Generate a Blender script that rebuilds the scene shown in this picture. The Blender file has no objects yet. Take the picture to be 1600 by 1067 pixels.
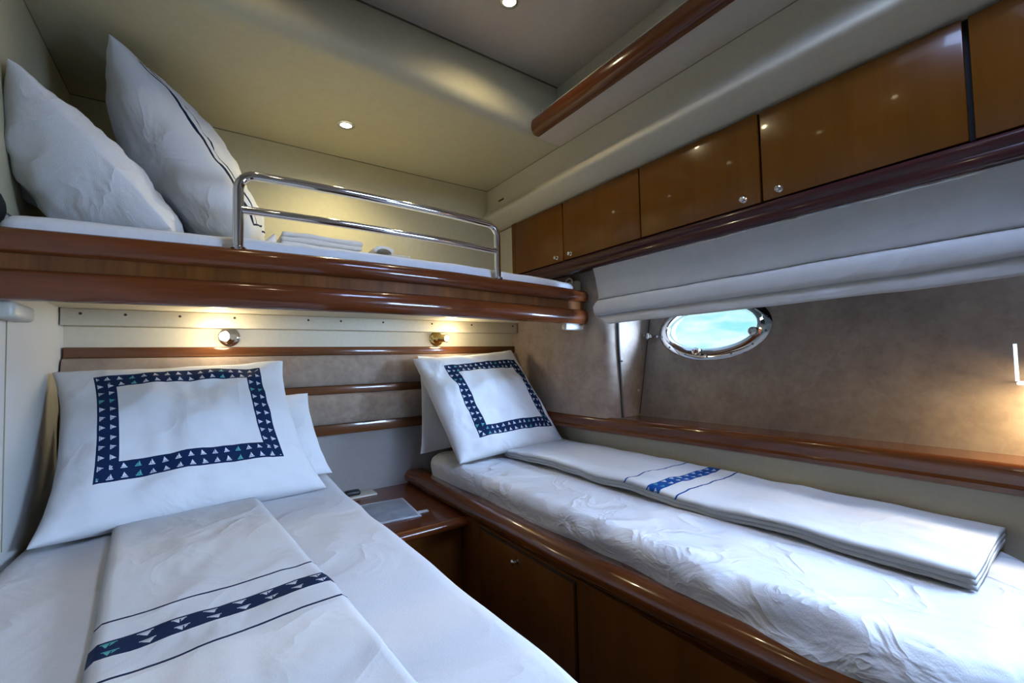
import bpy, bmesh, math, random
from mathutils import Vector, Matrix, noise
random.seed(7)
PI = math.pi
S = bpy.context.scene
COL = S.collection

# ------------------------------------------------------------------ camera, world, lights
# world units are metres, the origin is the photographer's eye; x across the cabin, y towards the headboards
yaw, pitch, roll = 0.61116, 0.04107, -0.02364
fw = Vector((math.sin(yaw) * math.cos(pitch), math.cos(yaw) * math.cos(pitch), math.sin(pitch)))
rt = Vector((math.cos(yaw), -math.sin(yaw), 0))
up = rt.cross(fw)
r2 = rt * math.cos(roll) + up * math.sin(roll)
u2 = -rt * math.sin(roll) + up * math.cos(roll)
cam = bpy.data.objects.new('camera', bpy.data.cameras.new('camera'))
COL.objects.link(cam)
M = Matrix((r2, u2, -fw)).transposed().to_4x4()
cam.matrix_world = M
cam.data.lens = 36 * 685.63 / 1600
cam.data.sensor_width = 36
cam.data.clip_start = 0.02
S.camera = cam

w = bpy.data.worlds.new('sky'); S.world = w; w.use_nodes = True
nt = w.node_tree
bg = nt.nodes['Background']
tc = nt.nodes.new('ShaderNodeTexCoord')
nz = nt.nodes.new('ShaderNodeTexNoise'); nz.inputs['Scale'].default_value = 9; nz.inputs['Detail'].default_value = 5
mp = nt.nodes.new('ShaderNodeMapping'); mp.inputs['Scale'].default_value = (1, 1, 3)
cr = nt.nodes.new('ShaderNodeValToRGB')
cr.color_ramp.elements[0].position = 0.40; cr.color_ramp.elements[0].color = (0.36, 0.86, 0.86, 1)
cr.color_ramp.elements[1].position = 0.60; cr.color_ramp.elements[1].color = (0.86, 0.97, 1.0, 1)
nt.links.new(tc.outputs['Generated'], mp.inputs[0]); nt.links.new(mp.outputs[0], nz.inputs['Vector'])
nt.links.new(nz.outputs[0], cr.inputs[0]); nt.links.new(cr.outputs[0], bg.inputs[0])
bg.inputs[1].default_value = 1.25

S.view_settings.view_transform = 'Standard'
S.view_settings.look = 'None'
S.view_settings.gamma = 1
S.view_settings.exposure = 0.0
S.view_settings.use_curve_mapping = False
S.cycles.max_bounces = 8
S.cycles.diffuse_bounces = 2
S.cycles.use_denoising = True
S.cycles.sample_clamp_indirect = 4

WARM = (1.0, 0.87, 0.52)
DAY = (0.50, 0.66, 1.0)

def aim(o, target):
    d = Vector(target) - o.location
    o.rotation_euler = d.to_track_quat('-Z', 'Y').to_euler()

def area_light(name, loc, target, sx, sy, power, color, shape='RECTANGLE', spread=PI):
    L = bpy.data.lights.new(name, 'AREA'); L.shape = shape; L.size = sx; L.size_y = sy
    L.energy = power; L.color = color; L.spread = spread
    o = bpy.data.objects.new(name, L); COL.objects.link(o); o.location = loc; aim(o, target)
    return o

def spot_light(name, loc, target, power, color, angle, blend=0.6, r=0.02):
    L = bpy.data.lights.new(name, 'SPOT'); L.energy = power; L.color = color
    L.spot_size = angle; L.spot_blend = blend; L.shadow_soft_size = r
    o = bpy.data.objects.new(name, L); COL.objects.link(o); o.location = loc; aim(o, target)
    return o

def point_light(name, loc, power, color, r=0.02):
    L = bpy.data.lights.new(name, 'POINT'); L.energy = power; L.color = color; L.shadow_soft_size = r
    o = bpy.data.objects.new(name, L); COL.objects.link(o); o.location = loc
    return o

# daylight: sky seen by the porthole, and the doorway / second porthole at the camera's end of the cabin
area_light('porthole_daylight', (2.35, 0.30, 0.30), (1.70, 1.30, 0.02), 0.9, 1.0, 620, DAY)
area_light('aft_porthole_daylight', (1.60, -0.50, 0.12), (-0.1, 1.5, -0.45), 0.5, 0.35, 11, (0.46, 0.66, 1.0), 'RECTANGLE', math.radians(75))
area_light('added_hatch_fill', (0.98, 0.10, 1.27), (0.9, 0.90, -0.5), 0.4, 0.5, 16.5, (0.40, 0.56, 1.0), 'RECTANGLE', math.radians(140))  # blue fill under the added hatch, brightening the beds from above

# ------------------------------------------------------------------ node expressions
class Ex:
    def __init__(s, nt, sock): s.nt = nt; s.s = sock
    def _m(s, op, *a):
        n = s.nt.nodes.new('ShaderNodeMath'); n.operation = op
        for i, x in enumerate((s,) + a):
            if isinstance(x, Ex): s.nt.links.new(x.s, n.inputs[i])
            else: n.inputs[i].default_value = x
        return Ex(s.nt, n.outputs[0])
    def __add__(s, o): return s._m('ADD', o)
    def __sub__(s, o): return s._m('SUBTRACT', o)
    def __mul__(s, o): return s._m('MULTIPLY', o)
    __radd__ = __add__
    __rmul__ = __mul__
    def __rsub__(s, o): return (s * -1.0) + o
    def lt(s, o): return s._m('LESS_THAN', o)
    def gt(s, o): return s._m('GREATER_THAN', o)
    def abs(s): return s._m('ABSOLUTE')
    def max(s, o): return s._m('MAXIMUM', o)
    def min(s, o): return s._m('MINIMUM', o)
    def fract(s): return s._m('FRACT')
    def floor(s): return s._m('FLOOR')
    def sin(s): return s._m('SINE')

def newmat(name):
    m = bpy.data.materials.new(name); m.use_nodes = True
    b = m.node_tree.nodes['Principled BSDF']
    return m, m.node_tree, b

def tex_coord(nt, kind='Object', scale=(1, 1, 1), rot=(0, 0, 0)):
    t = nt.nodes.new('ShaderNodeTexCoord'); p = nt.nodes.new('ShaderNodeMapping')
    p.inputs['Scale'].default_value = scale; p.inputs['Rotation'].default_value = rot
    nt.links.new(t.outputs[kind], p.inputs[0]); return p.outputs[0]

def noise_node(nt, vec, scale, detail=4, rough=0.5):
    n = nt.nodes.new('ShaderNodeTexNoise'); n.inputs['Scale'].default_value = scale
    n.inputs['Detail'].default_value = detail; n.inputs['Roughness'].default_value = rough
    nt.links.new(vec, n.inputs['Vector']); return n.outputs[0]

def ramp(nt, fac, *stops):
    r = nt.nodes.new('ShaderNodeValToRGB'); e = r.color_ramp.elements
    while len(e) < len(stops): e.new(0.5)
    for i, (p, c) in enumerate(stops): e[i].position = p; e[i].color = tuple(c) + (1,)
    nt.links.new(fac, r.inputs[0]); return r.outputs[0]

def bump(nt, b, h, strength, dist):
    n = nt.nodes.new('ShaderNodeBump'); n.inputs['Strength'].default_value = strength; n.inputs['Distance'].default_value = dist
    nt.links.new(h, n.inputs['Height']); nt.links.new(n.outputs[0], b.inputs['Normal'])

def mat_plain(name, col, rough=0.5, metal=0.0, spec=0.5, nstr=0.0, nscale=30, nb=0.0, coat=0.0):
    m, nt, b = newmat(name)
    b.inputs['Roughness'].default_value = rough; b.inputs['Metallic'].default_value = metal
    b.inputs['Specular IOR Level'].default_value = spec; b.inputs['Coat Weight'].default_value = coat
    b.inputs['Coat Roughness'].default_value = 0.05
    v = tex_coord(nt); n = noise_node(nt, v, nscale)
    d = tuple(c * (1 - nstr) for c in col); e = tuple(min(1, c * (1 + nstr)) for c in col)
    nt.links.new(ramp(nt, n, (0.3, d), (0.7, e)), b.inputs['Base Color'])
    if nb: bump(nt, b, n, nb, 0.002)
    return m

def mat_wood(name, dark, light, axis, rough=0.2, coat=0.5, gscale=1.0):
    m, nt, b = newmat(name)
    sc = {'x': (0.9, 14, 14), 'y': (14, 0.9, 14), 'z': (14, 14, 0.9)}[axis]
    v = tex_coord(nt, 'Object', tuple(s * gscale for s in sc))
    n1 = noise_node(nt, v, 1.6, 6, 0.6)
    v2 = tex_coord(nt, 'Object', tuple(s * 5 * gscale for s in sc))
    n2 = noise_node(nt, v2, 2.0, 3)
    f = Ex(nt, n1) * 0.75 + Ex(nt, n2) * 0.25
    mid = tuple((a + c) / 2 for a, c in zip(dark, light))
    nt.links.new(ramp(nt, f.s, (0.34, dark), (0.5, mid), (0.66, light)), b.inputs['Base Color'])
    b.inputs['Roughness'].default_value = rough
    b.inputs['Specular IOR Level'].default_value = 0.22
    b.inputs['Coat Weight'].default_value = coat; b.inputs['Coat Roughness'].default_value = 0.06
    return m

CREAM = mat_plain('cream_vinyl', (0.70, 0.63, 0.47), 0.55, nstr=0.03, nscale=60, nb=0.15)
OLIVE = mat_plain('warm_cream_liner', (0.68, 0.61, 0.38), 0.6, nstr=0.03, nscale=40, nb=0.1)
CEILM = mat_plain('cream_ceiling', (0.60, 0.53, 0.34), 0.6, nstr=0.03, nscale=40, nb=0.1)
TAUPE = mat_plain('pale_headliner', (0.66, 0.56, 0.45), 0.6, nstr=0.03, nscale=40, nb=0.1)
WHITEP = mat_plain('white_laminate', (0.74, 0.74, 0.70), 0.35, nstr=0.02, nscale=10)
CHERRY_Y = mat_wood('cherry_veneer', (0.125, 0.040, 0.003), (0.175, 0.058, 0.005), 'z', 0.25, 0.22, 0.4)
STRIPEW = mat_wood('cherry_band', (0.085, 0.026, 0.005), (0.19, 0.065, 0.012), 'z', 0.3, 0.25, 0.8)
MAHOG_X = mat_wood('mahogany_along_x', (0.088, 0.021, 0.006), (0.165, 0.043, 0.011), 'x')
MAHOG_Y = mat_wood('mahogany_along_y', (0.080, 0.020, 0.004), (0.155, 0.042, 0.008), 'y')
MAHOG_D = mat_wood('dark_mahogany', (0.030, 0.008, 0.009), (0.06, 0.015, 0.015), 'y', 0.25, 0.3)
BEDW = mat_wood('bed_front_veneer', (0.085, 0.028, 0.005), (0.14, 0.047, 0.009), 'z', 0.3, 0.2, 0.4)
SLATW = mat_wood('headboard_slat', (0.10, 0.035, 0.012), (0.19, 0.07, 0.024), 'x')
CHROME = mat_plain('chrome', (0.78, 0.78, 0.80), 0.08, 1.0)
BRASS = mat_plain('brass', (0.75, 0.62, 0.28), 0.15, 1.0)
DARKM = mat_plain('dark_gap', (0.008, 0.007, 0.006), 0.6)
NAVYT = mat_plain('navy_thread', (0.006, 0.012, 0.04), 0.8)
PLASTIC = mat_plain('ivory_plastic', (0.62, 0.60, 0.52), 0.3)
SHEET = mat_plain('white_sheet', (0.80, 0.81, 0.83), 0.85, spec=0.2, nstr=0.02, nscale=300, nb=0.12)
PILLOW = mat_plain('white_cotton', (0.80, 0.81, 0.82), 0.85, spec=0.2, nstr=0.02, nscale=350, nb=0.15)
BLIND = mat_plain('blind_cloth', (0.66, 0.67, 0.68), 0.85, spec=0.2, nstr=0.03, nscale=25, nb=0.1)
TOWEL = mat_plain('towel_cloth', (0.78, 0.77, 0.74), 0.95, spec=0.1, nstr=0.04, nscale=260, nb=0.5)
CARPET = mat_plain('carpet', (0.16, 0.12, 0.08), 0.95, nstr=0.2, nscale=200, nb=0.5)

def cloth_bump(m, scale=5.5, dist=0.012, strength=0.6, stretch=(1, 1, 1), rot=(0, 0, 0)):
    nt = m.node_tree; b = nt.nodes['Principled BSDF']
    v = tex_coord(nt, 'Object', stretch, rot)
    n = nt.nodes.new('ShaderNodeTexNoise'); n.inputs['Scale'].default_value = scale; n.inputs['Detail'].default_value = 3
    n.inputs['Distortion'].default_value = 0.9; n.inputs['Roughness'].default_value = 0.45
    nt.links.new(v, n.inputs['Vector'])
    e = Ex(nt, n.outputs[0]); r = ((e - 0.5).abs() * -2.0 + 1.0)._m('POWER', 3.0)
    v2 = tex_coord(nt, 'Object'); n2 = noise_node(nt, v2, 330, 2)
    h = r * 0.55 + e * 0.6 + Ex(nt, n2) * 0.05
    bump(nt, b, h.s, strength, dist)
    nt.nodes[-1].inputs['Distance'].default_value = dist
for m_, sc_, d_, st_, ro_ in ((SHEET, 4.0, .009, (1, 1, 1), (0, 0, 0)), (PILLOW, 5, .016, (1, 1, 1), (0, 0, .5)), (BLIND, 5, .006, (1, .5, 1), (0, 0, 0))): cloth_bump(m_, sc_, d_, .7, st_, ro_)
SHEETR = mat_plain('far_bed_sheet', (0.80, 0.81, 0.84), 0.85, spec=0.2, nstr=0.02, nscale=300)
cloth_bump(SHEETR, 8, .011, .9, (1.0, 1.0, 1.6), (.5, 0, .6))

def mat_suede():
    m, nt, b = newmat('taupe_suede')
    v = tex_coord(nt)
    n1 = noise_node(nt, v, 11, 5, 0.6); n2 = noise_node(nt, v, 45, 3)
    vo = nt.nodes.new('ShaderNodeTexVoronoi'); vo.inputs['Scale'].default_value = 26
    nn = nt.nodes.new('ShaderNodeTexNoise'); nn.inputs['Scale'].default_value = 8; nt.links.new(v, nn.inputs['Vector'])
    add = nt.nodes.new('ShaderNodeMixRGB'); add.inputs[0].default_value = 0.35
    nt.links.new(v, add.inputs[1]); nt.links.new(nn.outputs['Color'], add.inputs[2]); nt.links.new(add.outputs[0], vo.inputs['Vector'])
    f = Ex(nt, n1) * 0.62 + Ex(nt, n2) * 0.28 + Ex(nt, vo.outputs['Color']) * 0.10
    nt.links.new(ramp(nt, f.s, (0.34, (0.235, 0.17, 0.128)), (0.66, (0.36, 0.275, 0.21))), b.inputs['Base Color'])
    b.inputs['Roughness'].default_value = 0.75; b.inputs['Sheen Weight'].default_value = 0.25
    b.inputs['Specular IOR Level'].default_value = 0.25
    return m
SUEDE = mat_suede()

def emis(name, col, strength):
    m, nt, b = newmat(name)
    b.inputs['Base Color'].default_value = tuple(col) + (1,)
    b.inputs['Emission Color'].default_value = tuple(col) + (1,); b.inputs['Emission Strength'].default_value = strength
    return m
LENS = emis('lamp_lens', (1, 0.93, 0.78), 14)
BULB = emis('bulb_glow', (1, 0.94, 0.8), 22)

def mat_glass():
    m = bpy.data.materials.new('porthole_glass'); m.use_nodes = True
    nt = m.node_tree; nt.nodes.clear()
    o = nt.nodes.new('ShaderNodeOutputMaterial'); mx = nt.nodes.new('ShaderNodeMixShader')
    t = nt.nodes.new('ShaderNodeBsdfTransparent'); t.inputs[0].default_value = (0.92, 0.98, 1, 1)
    g = nt.nodes.new('ShaderNodeBsdfGlossy'); g.inputs['Roughness'].default_value = 0.02
    mx.inputs[0].default_value = 0.06; nt.links.new(t.outputs[0], mx.inputs[1]); nt.links.new(g.outputs[0], mx.inputs[2])
    nt.links.new(mx.outputs[0], o.inputs[0]); return m
GLASS = mat_glass()

def boats(E_s, E_t, w, n_rows, pitch_s, nt):
    """mask of little sailboats: E_s along the band (m), E_t across the band (0..w)"""
    row = E_t * (n_rows / w)
    cell_s = (E_s * (1 / pitch_s) + row.floor() * 0.07)
    a = cell_s.fract() - 0.5
    b_ = row.fract() - 0.5
    idx = cell_s.floor()
    kind = ((idx * 0.618).fract())
    lean = (kind - 0.5) * 0.5
    # sail: triangle over the hull
    h = b_ + 0.16
    half = (0.44 - h) * 0.42
    sail = h.gt(0.0) * h.lt(0.44) * ((a - lean * h).abs().lt(half))
    slit = 1.0 - (((a - lean * h) * 1.0 + 0.04).abs().lt(0.022) * kind.gt(0.4))
    hull = ((b_ + 0.24).abs().lt(0.045)) * (a.abs().lt(0.24 + 0.0))
    return (sail * slit).max(hull), kind

def cloth_base(m, b, scale=4.5, dist=.009, stretch=(1, 1, 1), rot=(0, 0, .4)):
    cloth_bump(m, scale, dist, .6, stretch, rot)
    b.inputs['Roughness'].default_value = 0.85; b.inputs['Specular IOR Level'].default_value = 0.2

NAVY = (0.004, 0.018, 0.065)
def band_colour(nt, b, mask, motif, kind, navy=NAVY, white=(0.80, 0.81, 0.82)):
    def mix(f, a, c):
        n = nt.nodes.new('ShaderNodeMixRGB'); nt.links.new(f.s, n.inputs[0])
        for i, x in ((1, a), (2, c)):
            if isinstance(x, tuple): n.inputs[i].default_value = x + (1,)
            else: nt.links.new(x, n.inputs[i])
        return n.outputs[0]
    mc = mix(kind.gt(0.82), (0.72, 0.76, 0.80), (0.12, 0.45, 0.42))
    bc = mix(motif, navy, mc)
    nt.links.new(mix(mask, white, bc), b.inputs['Base Color'])

def uvxy(nt):
    t = nt.nodes.new('ShaderNodeTexCoord'); s = nt.nodes.new('ShaderNodeSeparateXYZ'); nt.links.new(t.outputs['UV'], s.inputs[0])
    return Ex(nt, s.outputs[0]), Ex(nt, s.outputs[1])

def mat_frame_pillow(name, cx, cy, a, b_, bw, pitch_s=0.03):
    """white case with a rectangular navy frame of little boats; UV in metres from the pillow's centre"""
    m, nt, bs = newmat(name); cloth_base(m, bs)
    x, y = uvxy(nt)
    dx = (x - cx).abs() - a; dy = (y - cy).abs() - b_
    d = dx.max(dy)
    mask = d.lt(0.0) * d.gt(-bw)
    vert = dx.gt(dy)                      # on the side bars
    s = (y * vert) + (x * (1.0 - vert))
    sx = (x - cx); sy = (y - cy)
    up_t = ((sy._m('SIGN') * (d + bw * 0.5)) * (1.0 - vert)) + ((sx._m('SIGN') * (d + bw * 0.5)) * vert)
    t = up_t + bw * 0.5
    mo, kind = boats(s, t, bw, 2, pitch_s, nt)
    band_colour(nt, bs, mask, mo, kind)
    return m

def mat_runner(name, c0, c1, l0, l1, navy=NAVY):
    """white folded sheet; UV v in metres along its length: navy band c0..c1 and two thin lines l0,l1"""
    m, nt, bs = newmat(name); cloth_base(m, bs)
    x, y = uvxy(nt)
    mask = y.gt(c0) * y.lt(c1)
    lines = ((y - l0).abs().lt(0.0032)).max((y - l1).abs().lt(0.0032))
    mo, kind = boats(x, (y - c0), c1 - c0, 2, 0.045, nt)
    band_colour(nt, bs, mask.max(lines), mo * mask, kind, navy)
    return m

def mat_line_pillow(name):
    m, nt, bs = newmat(name); cloth_base(m, bs)
    x, y = uvxy(nt)
    # x runs from the near edge into the bunk
    l = ((x + 0.212).abs().lt(0.0045)).max((x + 0.188).abs().lt(0.0035)) * (y.abs().lt(0.275))
    l = l.max(((y.abs() - 0.272).abs().lt(0.003)) * x.gt(-0.216))
    band_colour(nt, bs, l, l * 0.0, l * 0.0)
    return m

# ------------------------------------------------------------------ mesh helpers
def tag(o, label=None, cat=None, group=None, kind=None):
    if label: o['label'] = label
    if cat: o['category'] = cat
    if group: o['group'] = group
    if kind: o['kind'] = kind
    return o

def thing(name, loc, label, cat, group=None):
    o = bpy.data.objects.new(name, None); o.empty_display_size = 0.05
    COL.objects.link(o); o.location = loc
    tag(o, label, cat, group); return o

def wloc(o):
    v = Vector(o.location); p = o.parent
    while p: v += Vector(p.location); p = p.parent
    return v

def build(name, bm, mat, parent=None, loc=None, smooth=True, angle=40):
    """links bm (in world coordinates) as one object whose origin is loc or its parent's origin"""
    bmesh.ops.recalc_face_normals(bm, faces=bm.faces)
    org = Vector(loc) if loc is not None else (Vector((0, 0, 0)) if parent is None else wloc(parent))
    for v in bm.verts: v.co -= org
    me = bpy.data.meshes.new(name); bm.to_mesh(me); bm.free()
    for m in (mat if isinstance(mat, (list, tuple)) else [mat]): me.materials.append(m)
    if smooth:
        for p in me.polygons: p.use_smooth = True
        me.set_sharp_from_angle(angle=math.radians(angle))
    o = bpy.data.objects.new(name, me); COL.objects.link(o)
    if parent is not None:
        o.parent = parent; o.location = org - wloc(parent)
    else: o.location = org
    return o

def struct(name, bm, mat, **k):
    o = build(name, bm, mat, **k); o['kind'] = 'structure'; return o

def BM(): return bmesh.new()

def box(bm, x0, x1, y0, y1, z0, z1, bev=0.0, seg=2):
    g = bmesh.ops.create_cube(bm, size=1)
    for v in g['verts']:
        v.co = Vector(((x0 + x1) / 2 + v.co.x * (x1 - x0), (y0 + y1) / 2 + v.co.y * (y1 - y0), (z0 + z1) / 2 + v.co.z * (z1 - z0)))
    if bev:
        es = list({e for v in g['verts'] for e in v.link_edges})
        bmesh.ops.bevel(bm, geom=es, offset=bev, segments=seg, affect='EDGES', profile=0.5)
    return bm

def loft(bm, rings, close_u=True, caps=True):
    """rings: lists of points of equal length, joined in order"""
    vs = [[bm.verts.new(p) for p in r] for r in rings]
    n = len(rings[0])
    for a, b in zip(vs, vs[1:]):
        for i in range(n if close_u else n - 1):
            j = (i + 1) % n
            try: bm.faces.new((a[i], a[j], b[j], b[i]))
            except ValueError: pass
    if caps and close_u:
        bm.faces.new(vs[0]); bm.faces.new(list(reversed(vs[-1])))
    return vs

def extrude_y(bm, prof, y0, y1, ny=1, fn=None):
    """profile of (x,z) points swept along y; fn(x,y,z)->(x,y,z) may bend it"""
    rings = []
    for k in range(ny + 1):
        y = y0 + (y1 - y0) * k / ny
        rings.append([fn(x, y, z) if fn else (x, y, z) for x, z in prof])
    return loft(bm, rings)

def extrude_x(bm, prof, x0, x1, nx=1, fn=None):
    rings = []
    for k in range(nx + 1):
        x = x0 + (x1 - x0) * k / nx
        rings.append([fn(x, y, z) if fn else (x, y, z) for y, z in prof])
    return loft(bm, rings)

def tube(bm, pts, r, n=14, caps=True, closed=False):
    P = [Vector(p) for p in pts]; N = len(P); rings = []
    ref = None
    for i, p in enumerate(P):
        if closed: t = (P[(i + 1) % N] - P[i - 1]).normalized()
        else: t = ((P[min(i + 1, N - 1)] - P[max(i - 1, 0)])).normalized()
        if ref is None:
            ref = Vector((0, 0, 1)) if abs(t.z) < 0.9 else Vector((1, 0, 0))
        a = (ref - t * ref.dot(t)).normalized(); ref = a; b = t.cross(a)
        rr = r[i] if isinstance(r, (list, tuple)) else r
        rings.append([p + (a * math.cos(2 * PI * k / n) + b * math.sin(2 * PI * k / n)) * rr for k in range(n)])
    if closed: rings.append(rings[0]); 
    vs = [[bm.verts.new(q) for q in rg] for rg in (rings[:-1] if closed else rings)]
    if closed: vs.append(vs[0])
    for A, B in zip(vs, vs[1:]):
        for i in range(n):
            j = (i + 1) % n; bm.faces.new((A[i], A[j], B[j], B[i]))
    if caps and not closed:
        bm.faces.new(list(reversed(vs[0]))); bm.faces.new(vs[-1])

def lathe(bm, prof, base, axis, n=24):
    """prof: (radius, height) pairs about the axis from base"""
    ax = Vector(axis).normalized()
    ref = Vector((0, 0, 1)) if abs(ax.z) < 0.9 else Vector((1, 0, 0))
    a = (ref - ax * ref.dot(ax)).normalized(); b = ax.cross(a)
    rings = [[Vector(base) + ax * h + (a * math.cos(2 * PI * k / n) + b * math.sin(2 * PI * k / n)) * max(r, 1e-4) for k in range(n)] for r, h in prof]
    return loft(bm, rings)

def arc(cx, cz, r, a0, a1, n=8):
    return [(cx + r * math.cos(math.radians(a0 + (a1 - a0) * i / n)), cz + r * math.sin(math.radians(a0 + (a1 - a0) * i / n))) for i in range(n + 1)]

def interp(x, pts):
    if x <= pts[0][0]: return pts[0][1]
    for (a, b), (c, d) in zip(pts, pts[1:]):
        if x <= c:
            t = (x - a) / (c - a); t2 = t * t * (3 - 2 * t) * 0.0 + t
            return b + (d - b) * t2
    return pts[-1][1]

def smooth_curve(pts, x):
    """Catmull-Rom through (x, y) points"""
    n = len(pts)
    if x <= pts[0][0]: return pts[0][1]
    if x >= pts[-1][0]: return pts[-1][1]
    for i in range(n - 1):
        if x <= pts[i + 1][0]:
            p0 = pts[max(i - 1, 0)][1]; p1 = pts[i][1]; p2 = pts[i + 1][1]; p3 = pts[min(i + 2, n - 1)][1]
            t = (x - pts[i][0]) / (pts[i + 1][0] - pts[i][0])
            return 0.5 * (2 * p1 + (p2 - p0) * t + (2 * p0 - 5 * p1 + 4 * p2 - p3) * t * t + (3 * p1 - p0 - 3 * p2 + p3) * t ** 3)

def fbm(p, o=4):
    return noise.fractal(Vector(p), 1.0, 2.0, o)

def ridge(p):
    return 1 - abs(noise.noise(Vector(p))) * 2

FLOOR = -1.25
XL = -0.415            # left wall
YB = 2.2               # back wall
XS = 1.54              # suede trim face on the hull side
YR = -0.9              # wall behind the camera

# ------------------------------------------------------------------ the cabin shell
bm = BM(); box(bm, XL - .05, 2.0, YR - .05, YB + .05, FLOOR - .05, FLOOR); struct('floor', bm, CARPET)
bm = BM(); box(bm, XL - .05, XL, YR, 2.13, FLOOR, 1.4)
box(bm, XL - .05, XL, 2.13, YB, FLOOR, 1.4); struct('wall_left', bm, WHITEP, smooth=False)
bm = BM(); box(bm, XL, 1.95, YB, YB + .05, FLOOR, 1.4); struct('wall_back', bm, CREAM, smooth=False)
bm = BM(); box(bm, XL, 1.95, YR - .05, YR, FLOOR, 1.4); struct('wall_rear', bm, WHITEP, smooth=False)
# upper left wall is lined like the ceiling
bm = BM(); box(bm, XL, XL + .006, 1.36, YB, .40, 1.02); struct('trim_1', bm, CEILM, smooth=False)
bm = BM(); box(bm, XL + .006, 1.45, YB - .004, YB, .25, 1.02); struct('trim_9', bm, OLIVE, smooth=False)

# upper ceiling, the curved bulkhead step and the low ceiling over the bunk
bm = BM(); box(bm, XL, 1.40, YR, 1.56, 1.30, 1.36); struct('ceiling', bm, TAUPE, smooth=False)
h2 = thing('added_hatch', (.98, .10, 1.30), None, None); h2['kind'] = 'structure'  # made-up hatch out of view, added for blue light from overhead
bm = BM()
for a in ((.73, .77, -.20, .40), (1.16, 1.20, -.20, .40), (.73, 1.20, -.20, -.16), (.73, 1.20, .36, .40)): box(bm, a[0], a[1], a[2], a[3], 1.284, 1.299, .004)
build('window_frame', bm, PLASTIC, h2)
bm = BM(); box(bm, .77, 1.16, -.16, .36, 1.290, 1.298); build('window_pane', bm, emis('added_hatch_glow', (.6, .78, 1), 1.5), h2, smooth=False)  # glowing pane belongs to the added hatch
def edge_y(x): return smooth_curve([(-.5, 1.385), (.1, 1.43), (.6, 1.465), (1.08, 1.50), (1.45, 1.535)], x)
bm = BM()
rings = []
for k in range(41):
    x = XL + (1.42 - XL) * k / 40; e = edge_y(x); r = 0.055
    ring = [(x, YB, 1.06), (x, YB, 1.01), (x, 1.9, 1.01), (x, e + r + .01, 1.01)]
    for a in range(9):
        t = math.radians(270 - 90 * a / 8)
        ring.append((x, e + r + r * math.cos(t), 1.01 + r + r * math.sin(t)))
    top = 1.548
    for s in (0.1, .25, .4, .6, .8, 1.0):
        z = 1.01 + r + (1.30 - 1.01 - r) * s
        ring.append((x, e + (top - e) * (s ** 1.3), z))
    ring.append((x, 1.62, 1.30)); ring.append((x, 1.62, 1.07))
    rings.append(ring)
loft(bm, rings); struct('ceiling_low', bm, CEILM, angle=60)
# dark seam lines where the panels meet
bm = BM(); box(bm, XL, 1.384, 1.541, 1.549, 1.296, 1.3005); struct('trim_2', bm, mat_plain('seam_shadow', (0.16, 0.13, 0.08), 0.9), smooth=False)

SEAM = mat_plain('seam_line', (0.30, 0.27, 0.17), 0.9)
bm = BM(); box(bm, XL + .006, 1.384, YB - .0065, YB - .004, 1.006, 1.0101); box(bm, 1.3825, 1.3845, 1.53, YB, 1.0065, 1.0101); box(bm, 1.3825, 1.3845, YR, 1.53, 1.005, 1.0082)
box(bm, XL + .006, XL + .008, 1.45, YB, 1.007, 1.0101); box(bm, XL, XL + .0015, 1.649, 1.653, -.45, .17)
struct('trim_10', bm, SEAM, smooth=False)

# hull-side upper panel: vertical, bulging, then undercut to the lockers
prof = [(1.384, 1.01), (1.384, .95), (1.382, .91), (1.376, .885), (1.364, .862), (1.352, .848), (1.347, .838), (1.350, .828), (1.362, .818), (1.385, .802), (1.41, .789), (1.44, .778), (1.475, .770), (1.56, .770), (1.56, 1.01)]
bm = BM(); extrude_y(bm, prof, YR, YB); struct('wall_right_upper', bm, CREAM, angle=60)
bm = BM(); box(bm, 1.384, 1.44, YR, 1.55, 1.06, 1.30); struct('wall_right_top', bm, CREAM, smooth=False)
# soffit carrying the shelf
bm = BM(); box(bm, 1.225, 1.39, YR, 1.535, 1.008, 1.03); struct('ceiling_soffit', bm, TAUPE, smooth=False)
# small dark slot in the panel near the back corner
bm = BM(); box(bm, 1.378, 1.384, 2.02, 2.07, .905, .915, .002); o = build('vent_slot', bm, mat_plain('slot_brown', (.05, .03, .01), .5)); tag(o, 'tiny dark slot in the cream panel above the end locker', 'vent')

# overhead shelf: wooden fiddle with a thin metal rail on posts
sh = thing('overhead_shelf', (1.22, 1.5, 1.01), 'long reddish wooden shelf fiddle with thin metal rail near the ceiling', 'shelf')
prof = [(1.250, 1.006), (1.236, 1.004), (1.224, 1.006), (1.215, 1.012), (1.208, 1.024), (1.206, 1.04), (1.206, 1.056), (1.209, 1.068), (1.216, 1.076), (1.228, 1.079), (1.242, 1.076), (1.249, 1.068)]
bm = BM()
def shx(x, y, z): return (x - .006 * max(0, min(1, (1.5 - y) / .6)), y, z)
extrude_y(bm, [(x - .012, z) for x, z in prof], YR, 1.515, 12, shx); build('fiddle_board', bm, MAHOG_Y, sh)
bm = BM(); tube(bm, [shx(1.222, y, 1.094) for y in (1.46, 1.1, .7, .3, -.1, -.6)], .0028, 8); build('metal_rail', bm, CHROME, sh)
for y in (1.47, 1.06, .62, .18):
    bm = BM(); a = shx(1.222, y, 1.073)
    lathe(bm, [(.004, 0), (.004, .024), (.0055, .025), (.0055, .034), (.003, .036)], a, (0, 0, 1), 12); build('post', bm, CHROME, sh)

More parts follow.
